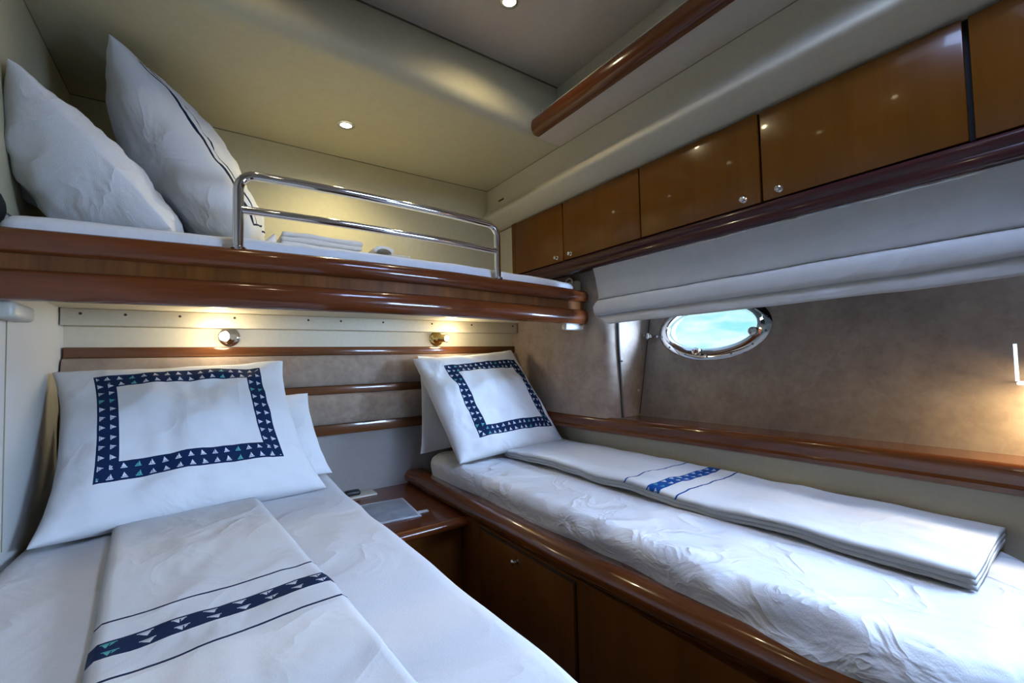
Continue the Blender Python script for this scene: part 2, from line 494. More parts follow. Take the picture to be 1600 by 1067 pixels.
# ------------------------------------------------------------------ overhead lockers on the hull side
bm = BM(); box(bm, 1.462, 1.9, YR, YB, .472, .78); struct('wall_right_locker_back', bm, DARKM, smooth=False)
LK = [(1.99, 1.596, 'knob_r', 'end locker with a brass knob, farthest back, behind the bunk guard rail'),
      (1.590, 1.132, 'knob_b', 'second locker from the back corner, wooden door with knob in its far lower corner'),
      (1.126, .664, 'knob_f', 'middle overhead locker with one lamp glint beside its left edge'),
      (.656, .2015, 'knob_b', 'long overhead locker with two bright lamp reflections above the blind'),
      (.191, -.30, None, 'nearest overhead locker, cut off by the right edge of the picture')]
for y1, y0, kn, lab in LK:
    t = thing('overhead_locker', (1.45, (y0 + y1) / 2, .474), lab, 'cabinet', None)
    bm = BM(); box(bm, 1.452, 1.468, y0 + .002, y1 - .002, .474, .768); build('body', bm, CHERRY_Y, t, smooth=False)
    d = None
    bm = BM(); box(bm, 1.436, 1.452, y0, y1, .477, .765, .0025, 2)
    d = build('door', bm, CHERRY_Y, t)
    if kn:
        yk = {'knob_r': y0 + .045, 'knob_b': y1 - .05, 'knob_f': y0 + .05}[kn]
        bm = BM(); lathe(bm, [(.010, 0), (.010, .002), (.005, .004), (.0045, .010), (.0085, .014), (.009, .018), (.006, .021), (.0005, .022)], (1.436, yk, .500), (-1, 0, 0), 20)
        build('knob', bm, CHROME, d)
# wooden end stile beside the back corner
bm = BM(); box(bm, 1.44, 1.47, 1.993, 2.035, .474, .772, .002); struct('trim_3', bm, CHERRY_Y)
bm = BM(); box(bm, 1.452, 1.50, 2.035, YB - .006, .27, .765); struct('trim_4', bm, CREAM)
# dark rail under the lockers
prof = [(1.47, .472), (1.43, .472)] + arc(1.438, .456, .016, 90, 180, 5) + [(1.424, .444), (1.427, .437), (1.424, .430)] + arc(1.438, .418, .014, 180, 270, 5) + [(1.47, .404), (1.47, .472)][:1]
bm = BM(); extrude_y(bm, prof, YR, 2.03); struct('trim_5', bm, MAHOG_D)

# ------------------------------------------------------------------ hull side below the lockers
# suede trim face beside the bunk, rounding into the porthole niche
rings = []
path = [(XS, YB)] + [(XS, 2.0), (XS, 1.75), (XS, 1.55)]
for i in range(9):
    a = math.radians(180 + 90 * i / 8); r = .075
    path.append((XS + r + r * math.cos(a), 1.495 + r * math.sin(a)))
path += [(1.66, 1.42), (1.72, 1.42), (1.90, 1.42), (1.90, YB)]
bm = BM(); loft(bm, [[(x - .0, y, z) for x, y in path] for z in (-.288, -.1, .1, .30, .41, .472)]); struct('wall_right_niche_side', bm, SUEDE, angle=50)
# outward flaring hull with the porthole opening
HX = lambda z: 1.75 + (z + .276) * .10 / .46
PY, PZ, PA, PB = 1.085, .118, .222, .105
bm = BM()
N = 96
rects = []
ell = []
for k in range(N):
    a = 2 * PI * k / N
    ell.append((PY + (PA + .012) * math.cos(a), PZ + (PB + .012) * math.sin(a)))
y0, y1, z0, z1 = YR, 1.44, -.36, .50
def rect_pt(y, z):
    dy, dz = y - PY, z - PZ
    s = min([((y1 - PY) / dy) if dy > 1e-6 else 9e9, ((y0 - PY) / dy) if dy < -1e-6 else 9e9, ((z1 - PZ) / dz) if dz > 1e-6 else 9e9, ((z0 - PZ) / dz) if dz < -1e-6 else 9e9])
    return (PY + dy * s, PZ + dz * s)
outer = [rect_pt(*e) for e in ell]
for (cy, cz) in ((y0, z0), (y0, z1), (y1, z0), (y1, z1)):
    j = min(range(N), key=lambda i: (outer[i][0] - cy) ** 2 + (outer[i][1] - cz) ** 2); outer[j] = (cy, cz)
rings = [[(HX(z) + .08, y, z) for y, z in ell], [(HX(z), y, z) for y, z in ell]]
for s in (.25, .5, 1): rings.append([(HX(e[1] + (o[1] - e[1]) * s), e[0] + (o[0] - e[0]) * s, e[1] + (o[1] - e[1]) * s) for e, o in zip(ell, outer)])
loft(bm, rings, caps=False); struct('wall_right', bm, SUEDE, angle=30)
# black rod in the niche corner, seam and little screws
bm = BM(); tube(bm, [(1.606, 1.414, .44), (1.609, 1.414, .05), (1.622, 1.414, -.285)], .0055, 8); tube(bm, [(1.6155, 1.408, -.02), (1.6155, 1.401, -.02)], .004, 8)
o = build('blind_rod', bm, mat_plain('black_rubber', (.012, .012, .014), .4), loc=(1.61, 1.414, -.28)); tag(o, 'thin black vertical rod in the pale corner left of the porthole', 'rod')
bm = BM(); tube(bm, [(HX(.42) - .003, 1.416, .42), (HX(-.28) - .003, 1.416, -.28)], .0022, 6); struct('trim_6', bm, mat_plain('seam_brown', (.10, .075, .06), .9))
for z in (.105, -.165):
    bm = BM(); lathe(bm, [(.006, 0), (.006, .002), (.0035, .0045), (.0005, .005)], (HX(z) - .012 - .02, 1.417, z), (0, -1, 0), 12)
    o = build('screw_cap', bm, PLASTIC); tag(o, 'small white screw cap on the niche edge, level with the porthole' if z > 0 else 'small white screw cap on the niche edge, low above the wooden sill', 'screw cap', 'screw caps on the niche edge')

# porthole
win = thing('window_1', (HX(PZ), PY, PZ), None, None); win['kind'] = 'structure'
def hull_pt(y, z, off): return (HX(z) - off, y, z + off * .2)
def ell_ring(A, B, off, n=96): return [hull_pt(PY + A * math.cos(2 * PI * k / n), PZ + B * math.sin(2 * PI * k / n), off) for k in range(n)]
bm = BM()
fl = [(.262, .142, -.002), (.262, .142, .006), (.256, .137, .010), (.236, .118, .010), (.232, .114, .015), (.226, .109, .024), (.214, .098, .024), (.207, .092, .014), (.205, .090, -.01), (.225, .108, -.03)]
loft(bm, [ell_ring(*f) for f in fl], caps=False); build('window_frame', bm, CHROME, win, angle=50)
bm = BM(); rr = ell_ring(.206, .091, .002); bm.faces.new([bm.verts.new(p) for p in rr]); rr = ell_ring(.206, .091, -.006); bm.faces.new([bm.verts.new(p) for p in rr])
build('window_pane', bm, GLASS, win, smooth=False)
for k in range(14):
    a = 2 * PI * (k + .5) / 14
    bm = BM(); p = hull_pt(PY + .247 * math.cos(a), PZ + .128 * math.sin(a), .010)
    lathe(bm, [(.0048, 0), (.0045, .0015), (.002, .002), (.0018, .0005), (.0003, .0005)], p, (-1, 0, .2), 10); build('bolt', bm, mat_plain('bolt_steel', (.18, .2, .24), .3, 1.0) if k == 0 else bpy.data.materials['bolt_steel'], win)
for (y, z, ay) in ((1.385, .092, 1), (1.122, .010, 0), (.885, .085, -1)):
    bm = BM(); c = Vector(hull_pt(y, z, .012))
    ax = Vector((-1, 0.15 * ay, .15)).normalized()
    lathe(bm, [(.006, -.01), (.006, .008), (.017, .009), (.019, .014), (.019, .026), (.016, .031), (.009, .032), (.008, .028), (.0005, .028)], c, ax, 20)
    d = Vector((PY, PZ)) - Vector((y, z)); d.normalize()
    q = Vector(hull_pt(y + d.x * (.035 if ay == 1 else .012), z + d.y * .012, .016)); tube(bm, [c - ax * .004, q], .007, 8)
    build('dog', bm, CHROME, win)

# wall sconce at the right margin: lit glass edge above a warm diffuser
t = thing('wall_sconce', (1.79, .17, -.09), 'clear edged sconce at the right margin, lighting the suede above the sill', 'lamp')
bm = BM(); box(bm, 1.785, 1.80, .03, .150, -.09, -.02, .003); build('back_plate', bm, CHROME, t)
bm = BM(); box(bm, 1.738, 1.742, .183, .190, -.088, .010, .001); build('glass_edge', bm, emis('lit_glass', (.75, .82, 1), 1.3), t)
bm = BM(); box(bm, 1.737, 1.785, .03, .188, -.097, -.090, .002); build('diffuser', bm, emis('warm_diffuser', (1, .93, .8), 2.5), t)
area_light('sconce_light', (1.70, .05, -.115), (1.77, .18, -.4), .05, .16, 3.2, (1, .78, .42))

# sill with rounded nose
prof = [(1.82, -.283), (1.62, -.283), (1.60, -.280)] + arc(1.595, -.302, .024, 90, 205, 8) + [(1.576, -.326), (1.566, -.334), (1.568, -.347), (1.58, -.352), (1.66, -.352), (1.82, -.352)]
def sillx(x, y, z): return (x - (.045 * max(0, min(1, (y - .9) / .9)) if x < 1.7 else 0), y, z - .006 * max(0, min(1, (y - .3) / 1.2)))
bm = BM(); extrude_y(bm, prof, YR, 2.19, 40, sillx); struct('window_sill', bm, MAHOG_Y)
bm = BM(); box(bm, 1.615, 1.67, YR, YB, FLOOR, -.351); struct('wall_right_lower', bm, CREAM, smooth=False)

# ------------------------------------------------------------------ roman blind
t = thing('roman_blind', (1.50, .7, .41), 'white folded fabric blind hanging over the porthole', 'blind')
prof = [(1.440, .412), (1.452, .385), (1.468, .35), (1.482, .31), (1.490, .282), (1.491, .272), (1.494, .268), (1.502, .272), (1.506, .276), (1.502, .268), (1.492, .262), (1.486, .252), (1.483, .235), (1.484, .212), (1.488, .199), (1.493, .195), (1.502, .200), (1.507, .203), (1.503, .193), (1.498, .184), (1.498, .172), (1.500, .160), (1.502, .153)]
def blind_f(x, y, z):
    n = fbm((y * 3.1, z * 5, 2.0), 3) * .006 * min(1, max(0, (.41 - z) * 10)) + fbm((y * 9, z * 9, 5.0), 3) * .0025
    dz = fbm((y * 2.2, 7.7, z * 2), 3) * .006 * (1 if z < .3 else 0.2)
    if y < .35 and z < .25: dz += .012 * (.35 - y) / .35 * (z < .21)
    return (x + n, y, z + dz)
bm = BM()
left_y = lambda z: interp(-z, [(-.412, 1.425), (-.28, 1.44), (-.235, 1.475), (-.2, 1.47), (-.153, 1.40)])
for side in (0,):
    rings = []
    ny = 180
    for k in range(ny + 1):
        s = k / ny
        ring = []
        for (x, z) in prof:
            yy = -.55 + s * (left_y(z) - .02 + .55)
            ring.append(blind_f(x, yy, z))
        rings.append(ring + [(p[0] + .004, p[1], p[2] - .001) for p in reversed(ring)])
    loft(bm, rings)
build('fabric', bm, BLIND, t, angle=80)
bm = BM(); box(bm, 1.445, 1.475, -.5, 1.40, .399, .4045, .001); build('light_leak_strip', bm, CHROME, t)  # chrome strip stands in for the line of light leaking above the blind

# ------------------------------------------------------------------ back wall below the bunk: bunk beam, panel, slats and suede bolsters
bm = BM(); box(bm, XL + .004, 1.535, 2.13, YB, .156, .216, .003); struct('trim_7', bm, CREAM)
hb = thing('headboard', (.55, 2.2, -.33), 'wall-wide headboard with wooden slats and two suede bolsters', 'headboard')
for z0, z1 in ((.040, .080), (-.142, -.103), (-.332, -.282)):
    bm = BM(); box(bm, XL + .006, 1.535, 2.165, YB - .002, z0, z1, .004); build('slat', bm, SLATW, hb)
for z0, z1 in ((-.102, .039), (-.281, -.143)):
    bm = BM(); n = 10
    prof = []
    zc = (z0 + z1) / 2; hh = (z1 - z0) / 2
    for i in range(25):
        a = PI * i / 24 
        prof.append((YB - .033 - .030 * math.sin(a) ** .5, zc + hh * math.cos(a)))
    prof += [(YB - .008, z0), (YB - .008, z1)]
    extrude_x(bm, prof, XL + .006, 1.535, 60, lambda x, y, z: (x, y + fbm((x * 4, z * 6, 1), 3) * .004, z)); build('bolster', bm, SUEDE, hb, angle=70)
bm = BM()
for x in (-.36, -.24, -.08, .1, .38, .52, .72, .98, 1.22, 1.5):
    lathe(bm, [(.005, 0), (.0045, .002), (.0005, .0025)], (x, 2.13, .198), (0, -1, 0), 10)
o = build('screw_row', bm, mat_plain('screw_dark', (.06, .05, .03), .4, .5)); o['kind'] = 'structure'; o.name = 'trim_8'

bm = BM(); box(bm, XL + .006, 1.61, YB - .006, YB - .001, FLOOR, -.334); struct('trim_11', bm, mat_plain('shaded_vinyl', (.33, .30, .28), .6, nstr=.03, nscale=60, nb=.1), smooth=False)  # vinyl panel with the shade below the slats put into its grey
# reading lamps
def reading_lamp(x, head_dx, label, metal):
    t = thing('reading_lamp', (x, YB, .12), label, 'lamp')
    bm = BM(); lathe(bm, [(.040, 0), (.040, .004), (.037, .009), (.028, .013), (.024, .022), (.015, .034), (.0005, .036)], (x, YB, .122), (0, -1, 0), 32); bp = build('wall_plate', bm, metal, t)
    bm = BM(); tube(bm, [(x, YB - .006, .088), (x, YB - .006, .072)], .003, 8); build('switch', bm, metal, bp)
    d = Vector((head_dx * .62, -.80, -.06)).normalized()
    c = Vector((x, YB - .045, .124))
    bm = BM(); lathe(bm, [(.0005, -.022), (.012, -.02), (.018, -.010), (.020, .004), (.020, .036), (.022, .040), (.022, .046), (.018, .046), (.0175, .04), (.0005, .038)], c, d, 28); build('head', bm, metal, t)
    bm = BM(); lathe(bm, [(.016, .0405), (.015, .047), (.009, .052), (.0005, .0535)], c, d, 20); build('bulb', bm, BULB, t)
    p = c + d * .085
    point_light('reading_glow', p, 1.5, (1, .84, .55), .03)
reading_lamp(.085, -.75, 'left chrome reading lamp, lit, above the framed pillow on the near bed', CHROME)
reading_lamp(1.035, .75, 'right brass reading lamp, lit, above the tilted pillow on the far bed', BRASS)

# downlights
def downlight(x, y, z, label, power):
    t = thing('ceiling_downlight', (x, y, z), label, 'light', 'recessed ceiling downlights')
    bm = BM(); lathe(bm, [(.036, 0), (.036, .003), (.032, .006), (.024, .006), (.021, .002), (.021, -.001)], (x, y, z), (0, 0, -1), 32); build('bezel', bm, CHROME, t)
    bm = BM(); lathe(bm, [(.0215, .001), (.020, .0035), (.010, .006), (.0005, .0068)], (x, y, z), (0, 0, -1), 24); build('lens', bm, LENS, t)
    spot_light('downlight_beam', (x, y, z - .02), (x, y, z - 1), power, WARM, math.radians(150), 1.0, .02)
downlight(.485, 1.88, 1.01, 'lit round downlight in the low ceiling above the bunk', 15)
downlight(.90, 1.25, 1.30, 'lit round downlight in the high ceiling, cut by the top edge of the picture', 6)
for p in ((.08, 1.14), (.2, .40), (.95, -.45)):
    spot_light('downlight_beam', (p[0], p[1], 1.28), (p[0], p[1], 0), 3.2, WARM, math.radians(150), 1.0, .025)

# ------------------------------------------------------------------ upper bunk
def bow(x): return smooth_curve([(-.5, 1.455), (-.1, 1.425), (.3, 1.405), (.7, 1.42), (.97, 1.455), (1.25, 1.49), (1.6, 1.545)], x)
bunk = thing('upper_bunk', (.55, 1.8, .20), 'upper bunk across the cabin with glossy bowed wooden front board and chrome guard rail', 'bunk bed')
def bend(x, y, z): return (x, y + bow(x), z)
top_p = [(.03, .325)] + [(.024 + .006 * 0 + .024 * math.cos(math.radians(a)) * 1 - .0, .303 + .024 * math.sin(math.radians(a))) for a in range(90, 271, 15)] + [(.03, .277)]
def nose(bm, z0, z1, out, x1):
    zc = (z0 + z1) / 2; h = (z1 - z0) / 2
    prof = [(.03, z0), (.03, z1)] + [(.018 - (out + .018) * math.sin(math.radians(a)) ** .8, zc + h * math.cos(math.radians(a))) for a in range(0, 181, 12)]
    extrude_x(bm, prof, XL + .004, x1, 70, bend)
bm = BM(); nose(bm, .268, .328, .012, 1.525); build('front_board_top', bm, MAHOG_X, bunk)
bm = BM(); extrude_x(bm, [(.012, .232), (.012, .27), (.03, .27), (.03, .232)], XL + .004, 1.515, 70, bend); build('front_board_band', bm, STRIPEW, bunk, angle=30)
bm = BM(); nose(bm, .162, .234, .010, 1.525); build('front_board_base', bm, MAHOG_X, bunk)
rings = []
for k in range(41):
    x = XL + .004 + (1.53 - XL) * k / 40
    x = min(x, 1.53)
    rings.append([(x, bow(x) + .03, .217), (x, bow(x) + .03, .25), (x, YB - .001, .25), (x, YB - .001, .217)])
bm = BM(); loft(bm, rings); build('base_panel', bm, CREAM, bunk, angle=30)
def rail_pts(xa, xb, z0, z1, r=.045):
    pts = [(xa, 0, z0)]
    for i in range(7):
        a = math.radians(180 - 90 * i / 6); pts.append((xa + r + r * math.cos(a), 0, z1 - r + r * math.sin(a)))
    for i in range(1, 24): pts.append((xa + r + (xb - xa - 2 * r) * i / 24, 0, z1))
    for i in range(7):
        a = math.radians(90 - 90 * i / 6); pts.append((xb - r + r * math.cos(a), 0, z1 - r + r * math.sin(a)))
    pts.append((xb, 0, z0)); return [(x, bow(x) + .012, z) for x, _, z in pts]
bm = BM(); tube(bm, rail_pts(.075, .965, .322, .540), .0135, 16)
tube(bm, [(x, bow(x) + .012, .438) for x in [.078 + (.962 - .078) * i / 20 for i in range(21)]], .0115, 14)
gr = build('guard_rail', bm, CHROME, bunk); gr['label'] = 'polished chrome two-bar guard rail'
for xx in (.075, .965):
    bm = BM(); lathe(bm, [(.020, 0), (.020, .003), (.0145, .006)], (xx, bow(xx) + .012, .3265), (0, 0, 1), 20); build('rail_collar', bm, CHROME, bunk)
CLEAR = mat_plain('clear_plastic', (.75, .73, .66), .15)
bm = BM(); box(bm, 1.40, 1.52, bow(1.46) + .025, bow(1.46) + .06, .135, .166, .010, 3); b_ = build('bracket', bm, CLEAR, bunk); b_['label'] = 'pale plastic bracket under the right end'
bm = BM(); box(bm, XL + .002, XL + .05, 1.50, 1.66, .125, .166, .012, 3); b_ = build('bracket', bm, PLASTIC, bunk); b_['label'] = 'grey white bracket under the left end'
bm = BM()
tube(bm, [(1.482, 1.61, .33)] + [(1.482 + .02 * 0, 1.61 - .024 * math.cos(a) , .375 + .02 * math.sin(a)) for a in [PI * i / 8 for i in range(9)]] + [(1.482, 1.634, .33)], .004, 6)
box(bm, 1.50, 1.535, 1.575, 1.645, .33, .385, .012, 3); b_ = build('berth_latch', bm, PLASTIC, bunk); b_['label'] = 'ivory latch plate at the right end'
# little dark bulkhead light at the left margin
bm = BM(); lathe(bm, [(.035, 0), (.035, .006), (.02, .012), (.0005, .014)], (XL + .006, 1.545, .392), (1, 0, 0), 24); o = build('wall_socket', bm, mat_plain('dark_plastic', (.02, .02, .02), .4), loc=(XL + .006, 1.545, .392)); tag(o, 'dark round fitting on the left wall beside the bunk pillows', 'socket')

def rounded_box(bm, lo, hi, r, step, disp=None, corner=None):
    """box with rounded edges as a fine quad skin; disp(p, n) -> offset vector"""
    lo = Vector(lo); hi = Vector(hi); sz = hi - lo
    n = [max(2, int(round(s / step))) for s in sz]
    vm = {}
    def vert(i, j, k):
        key = (i, j, k)
        if key in vm: return vm[key]
        p = Vector((lo[0] + sz[0] * i / n[0], lo[1] + sz[1] * j / n[1], lo[2] + sz[2] * k / n[2]))
        cr_ = corner or r
        # vertical edges get their own radius
        q = Vector((min(max(p.x, lo.x + cr_), hi.x - cr_), min(max(p.y, lo.y + cr_), hi.y - cr_), 0))
        d = Vector((p.x - q.x, p.y - q.y, 0)); L = d.length
        if L > cr_: p = Vector((q.x + d.x / L * cr_, q.y + d.y / L * cr_, p.z))
        # now round towards top and bottom
        inner = min(cr_, r)
        zc = min(max(p.z, lo.z + r), hi.z - r); dz = p.z - zc
        d = Vector((p.x - q.x, p.y - q.y, 0)); L = d.length; depth = cr_ - L      # distance in from the side wall
        nrm = Vector((0, 0, 0))
        if depth < r and abs(dz) > 1e-9:
            hx = (r - depth); v = Vector((hx, dz)); vl = v.length
            if vl > r:
                s = r / vl; hx2 = hx * s; dz2 = dz * s
                dir_ = d / L if L > 1e-9 else Vector((0, 0, 0))
                p = Vector((q.x, q.y, 0)) + dir_ * (cr_ - r + hx2) + Vector((0, 0, zc + dz2))
                nrm = dir_ * hx2 + Vector((0, 0, dz2))
        if nrm.length < 1e-9:
            if k in (0, n[2]): nrm = Vector((0, 0, 1 if k else -1))
            elif L > 1e-9: nrm = d / L
            else: nrm = Vector((0, 0, 1))
        nrm.normalize()
        if disp: p = p + disp(p, nrm)
        vm[key] = bm.verts.new(p); return vm[key]
    def face(a, b, c, d):
        try: bm.faces.new((vert(*a), vert(*b), vert(*c), vert(*d)))
        except ValueError: pass
    for i in range(n[0]):
        for j in range(n[1]):
            for k in (0, n[2]): face((i, j, k), (i + 1, j, k), (i + 1, j + 1, k), (i, j + 1, k))
    for i in range(n[0]):
        for k in range(n[2]):
            for j in (0, n[1]): face((i, j, k), (i + 1, j, k), (i + 1, j, k + 1), (i, j, k + 1))
    for j in range(n[1]):
        for k in range(n[2]):
            for i in (0, n[0]): face((i, j, k), (i, j + 1, k), (i, j + 1, k + 1), (i, j, k + 1))

# bunk mattress follows the bowed board
def bunk_disp(p, n):
    d = n * (fbm((p.x * 5, p.y * 5, 3.3), 3) * .006)
    t = max(0, min(1, (2.0 - p.y) / .5)); d.y += (bow(p.x) - 1.43) * t
    return d
bm = BM(); rounded_box(bm, (XL + .02, 1.468, .252), (1.495, 2.17, .371), .035, .02, bunk_disp)
o = build('mattress', bm, SHEET, loc=(.55, 1.8, .252), angle=80); tag(o, 'thin mattress under a white sheet on the upper bunk', 'mattress')

# ------------------------------------------------------------------ pillows
def pillow(bm, TL, TR, BL, BR, H, flange=.0, seed=0, back=1.0, power=.42, wr=.010, sag=0.0, pinch=.05, pinch_x=None, n=72, uvw=None, front_dir=None, ear=0.0, edge_curve=0.0):
    TL, TR, BL, BR = map(Vector, (TL, TR, BL, BR))
    uvl = bm.loops.layers.uv.new('UVMap')
    W = ((TR - TL).length + (BR - BL).length) / 2; Hh = ((TL - BL).length + (TR - BR).length) / 2
    nrm = (TR - TL + BR - BL).cross(TL - BL + TR - BR).normalized()
    if front_dir is not None and nrm.dot(Vector(front_dir)) < 0: nrm = -nrm
    def prof(s, t):
        a = max(0, 1 - abs(s) ** 2.2); b = max(0, 1 - abs(t) ** 2.2)
        return (a * b) ** power
    def pos(s, t, side):
        s2 = s * (1 - (pinch if pinch_x is None else pinch_x) * (1 - abs(t) ** 2.6)); t2 = t * (1 - pinch * (1 - s * s))
        u = (s2 + 1) / 2; v = (t2 + 1) / 2
        p = (BL * (1 - u) + BR * u) * (1 - v) + (TL * (1 - u) + TR * u) * v
        h = prof(s, t) * H * (1.0 if side > 0 else back)
        e = 1 - prof(s, t)
        c = (abs(s) * abs(t)) ** 2
        w_ = fbm((s * 2.2 + seed, t * 2.2, seed * 3.1), 4) * wr * 1.1
        ang = math.atan2(t, s); rad = max(abs(s), abs(t))
        w_ += math.sin(ang * 17 + 3 * noise.noise(Vector((s * 2, t * 2, seed)))) * wr * .35 * rad ** 3 * (1 - rad ** 8)
        w_ += ridge((s * 3 + seed, t * 1.1 + s, seed + 9)) * wr * .25
        edge = (1 - abs(s) ** 6) * (1 - abs(t) ** 6)
        h += w_ * edge
        rim = fbm((s * 3 + 5, t * 3, seed + 1), 3) * .006 + c * ear
        return p + nrm * (h * side + rim * (1 - edge)) - Vector((0, 0, sag * (1 - v) * 0))
    vm = {}
    def V(i, j, side):
        on = i in (0, n) or j in (0, n)
        key = (i, j, 0 if on else side)
        if key not in vm:
            s = math.sin((i / n * 2 - 1) * PI / 2 * .96) / math.sin(PI / 2 * .96); t = math.sin((j / n * 2 - 1) * PI / 2 * .96) / math.sin(PI / 2 * .96)
            vm[key] = (bm.verts.new(pos(s, t, side)), s, t)
        return vm[key]
    for side, mi in ((1, 0), (-1, 1)):
        for i in range(n):
            for j in range(n):
                q = [V(i, j, side), V(i + 1, j, side), V(i + 1, j + 1, side), V(i, j + 1, side)]
                f = bm.faces.new([x[0] for x in q]); f.material_index = mi
                for l, x in zip(f.loops, q): l[uvl].uv = (x[1] * W / 2, x[2] * Hh / 2)
    return W, Hh

def add_pillow(name, mats, label, cat, corners, H, group=None, piping=None, **k):
    bm = BM(); W, Hh = pillow(bm, *corners, H, **k)
    c = (Vector(corners[2]) + Vector(corners[3])) / 2
    o = build(name, bm, mats, loc=c, angle=100); tag(o, label, cat, group); return o

LP = mat_frame_pillow('framed_case_near', .0, .036, .258, .196, .056, .034)
RP = mat_frame_pillow('framed_case_far', .035, .003, .234, .207, .052, .032)
ST = mat_line_pillow('lined_case')
# near (left) bed
add_pillow('pillow', [LP, PILLOW], 'plump white pillow with navy sailboat frame on the near bed', 'pillow',
           ((-.405, 2.03, -.020), (.262, 2.04, .004), (-.375, 1.675, -.470), (.372, 1.775, -.472)), .11, back=.6, power=.36, wr=.017, pinch=.035, pinch_x=.10, seed=1.3, front_dir=(0, -1, .5), ear=.02)
add_pillow('pillow', [PILLOW, PILLOW], 'plain white pillow whose corner pokes out behind the framed pillow, near bed', 'pillow',
           ((-.34, 2.11, -.14), (.365, 2.07, -.125), (-.36, 1.90, -.455), (.44, 1.96, -.455)), .05, back=.7, seed=4.2, front_dir=(0, -1, .5))
# far (right) bed
add_pillow('pillow', [RP, PILLOW], 'white pillow with navy sailboat frame, tilted on the far bed', 'pillow',
           ((.835, 2.05, .008), (1.425, 2.06, .046), (.925, 1.755, -.462), (1.575, 1.80, -.452)), .095, back=.6, power=.36, wr=.017, pinch=.04, seed=7.7, front_dir=(0, -1, .5), ear=.01)
add_pillow('pillow', [PILLOW, PILLOW], 'plain white pillow leaning on the headboard behind the framed pillow, far bed', 'pillow',
           ((.893, 2.12, .03), (1.49, 2.122, .02), (.872, 2.055, -.455), (1.51, 2.07, -.455)), .034, back=.5, seed=2.9, front_dir=(0, -1, .3))
# bunk
add_pillow('pillow', [ST, PILLOW], 'tall pillow with double dark piping lines, tilted upright on the bunk', 'pillow',
           ((-.233, 1.66, .965), (-.19, 2.13, .93), (.128, 1.63, .392), (.18, 2.13, .39)), .125, back=1.15, power=.5, wr=.022, pinch=.03, seed=3.3, front_dir=(1, 0, .5), ear=.0)
add_pillow('pillow', [PILLOW, PILLOW], 'plain white pillow leaning on the left wall of the bunk', 'pillow',
           ((-.392, 1.53, .755), (-.365, 1.95, .75), (-.078, 1.49, .378), (-.045, 1.95, .38)), .05, back=3.9, power=.5, wr=.02, pinch=.03, seed=9.1, front_dir=(1, 0, .5))

# ------------------------------------------------------------------ towels and things on the bunk
def slab_stack(bm, x0, x1, y0, y1, z0, th, n, seed, fold='x'):
    for k in range(n):
        j = random.uniform(-.004, .004)
        def dd(p, nn, k=k): return nn * (fbm((p.x * 9, p.y * 9, seed + k), 3) * .004) + Vector((0, 0, fbm((p.x * 5, p.y * 5, seed), 2) * .006))
        rounded_box(bm, (x0 + j, y0 + j, z0 + th * k), (x1 + j, y1 + j, z0 + th * (k + 1) + .001), th * .48, .008, dd)
bm = BM(); slab_stack(bm, .20, .46, 1.56, 1.86, .380, .017, 3, 2.2)
o = build('folded_towel', bm, TOWEL, loc=(.33, 1.7, .366), angle=80); tag(o, 'folded white towel lying flat on the bunk behind the guard rail', 'towel')
bm = BM(); rings = []
for k in range(20):
    y = 1.52 + k * .014
    rings.append([(.52 + .035 * math.cos(a) * (1 + .3 * math.sin(a)), y, .391 + .022 * math.sin(a)) for a in [PI * (-.1 + 1.1 * i / 12) for i in range(13)]] + [(.52 + .027 * math.cos(a), y, .388 + .016 * math.sin(a)) for a in [PI * (1 - 1.1 * i / 12) for i in range(13)]])
loft(bm, rings); rounded_box(bm, (.54, 1.52, .376), (.62, 1.79, .39), .006, .01)
o = build('rolled_cloth', bm, TOWEL, loc=(.54, 1.6, .366), angle=80); tag(o, 'small curled white cloth on the bunk right of the folded towel', 'cloth')
bm = BM(); tube(bm, [(.16, 1.56, .36), (.165, 1.565, .375), (.175, 1.57, .40), (.182, 1.57, .418)], [.03, .022, .012, .003], 10)
o = build('sheet_corner', bm, SHEET, loc=(.16, 1.56, .36)); tag(o, 'white cloth tip sticking up beside the lined pillow on the bunk', 'cloth')

# ------------------------------------------------------------------ near (left) bed
def left_disp(p, n):
    k = fbm((p.x * 2.2, p.y * 1.4, .5), 3) * .012 + ridge((p.x * 4 + p.y * 2.2, p.y * 1.6, 4)) * .005
    v = n * k * (1 if n.z > -.5 else 0)
    if p.x > .2: v.x += .03 * max(0, (1.9 - p.y) / 1.5)
    return v
lb = thing('near_bed', (0, 1.0, FLOOR), 'near bed base on the left, almost hidden under its mattress', 'bed')
bm = BM(); box(bm, XL + .004, .40, .35, YB - .004, FLOOR, -.64); build('base', bm, BEDW, lb)
bm = BM(); box(bm, .40, .425, .35, 2.16, -.70, -.63, .008); build('side_rail', bm, MAHOG_Y, lb)
bm = BM(); rounded_box(bm, (XL + .006, .34, -.63), (.435, 2.15, -.476), .035, .02, left_disp, .06)
o = build('mattress', bm, SHEET, loc=(0, 1.0, -.63), angle=80); tag(o, 'white sheeted mattress of the near bed, filling the lower left', 'mattress')

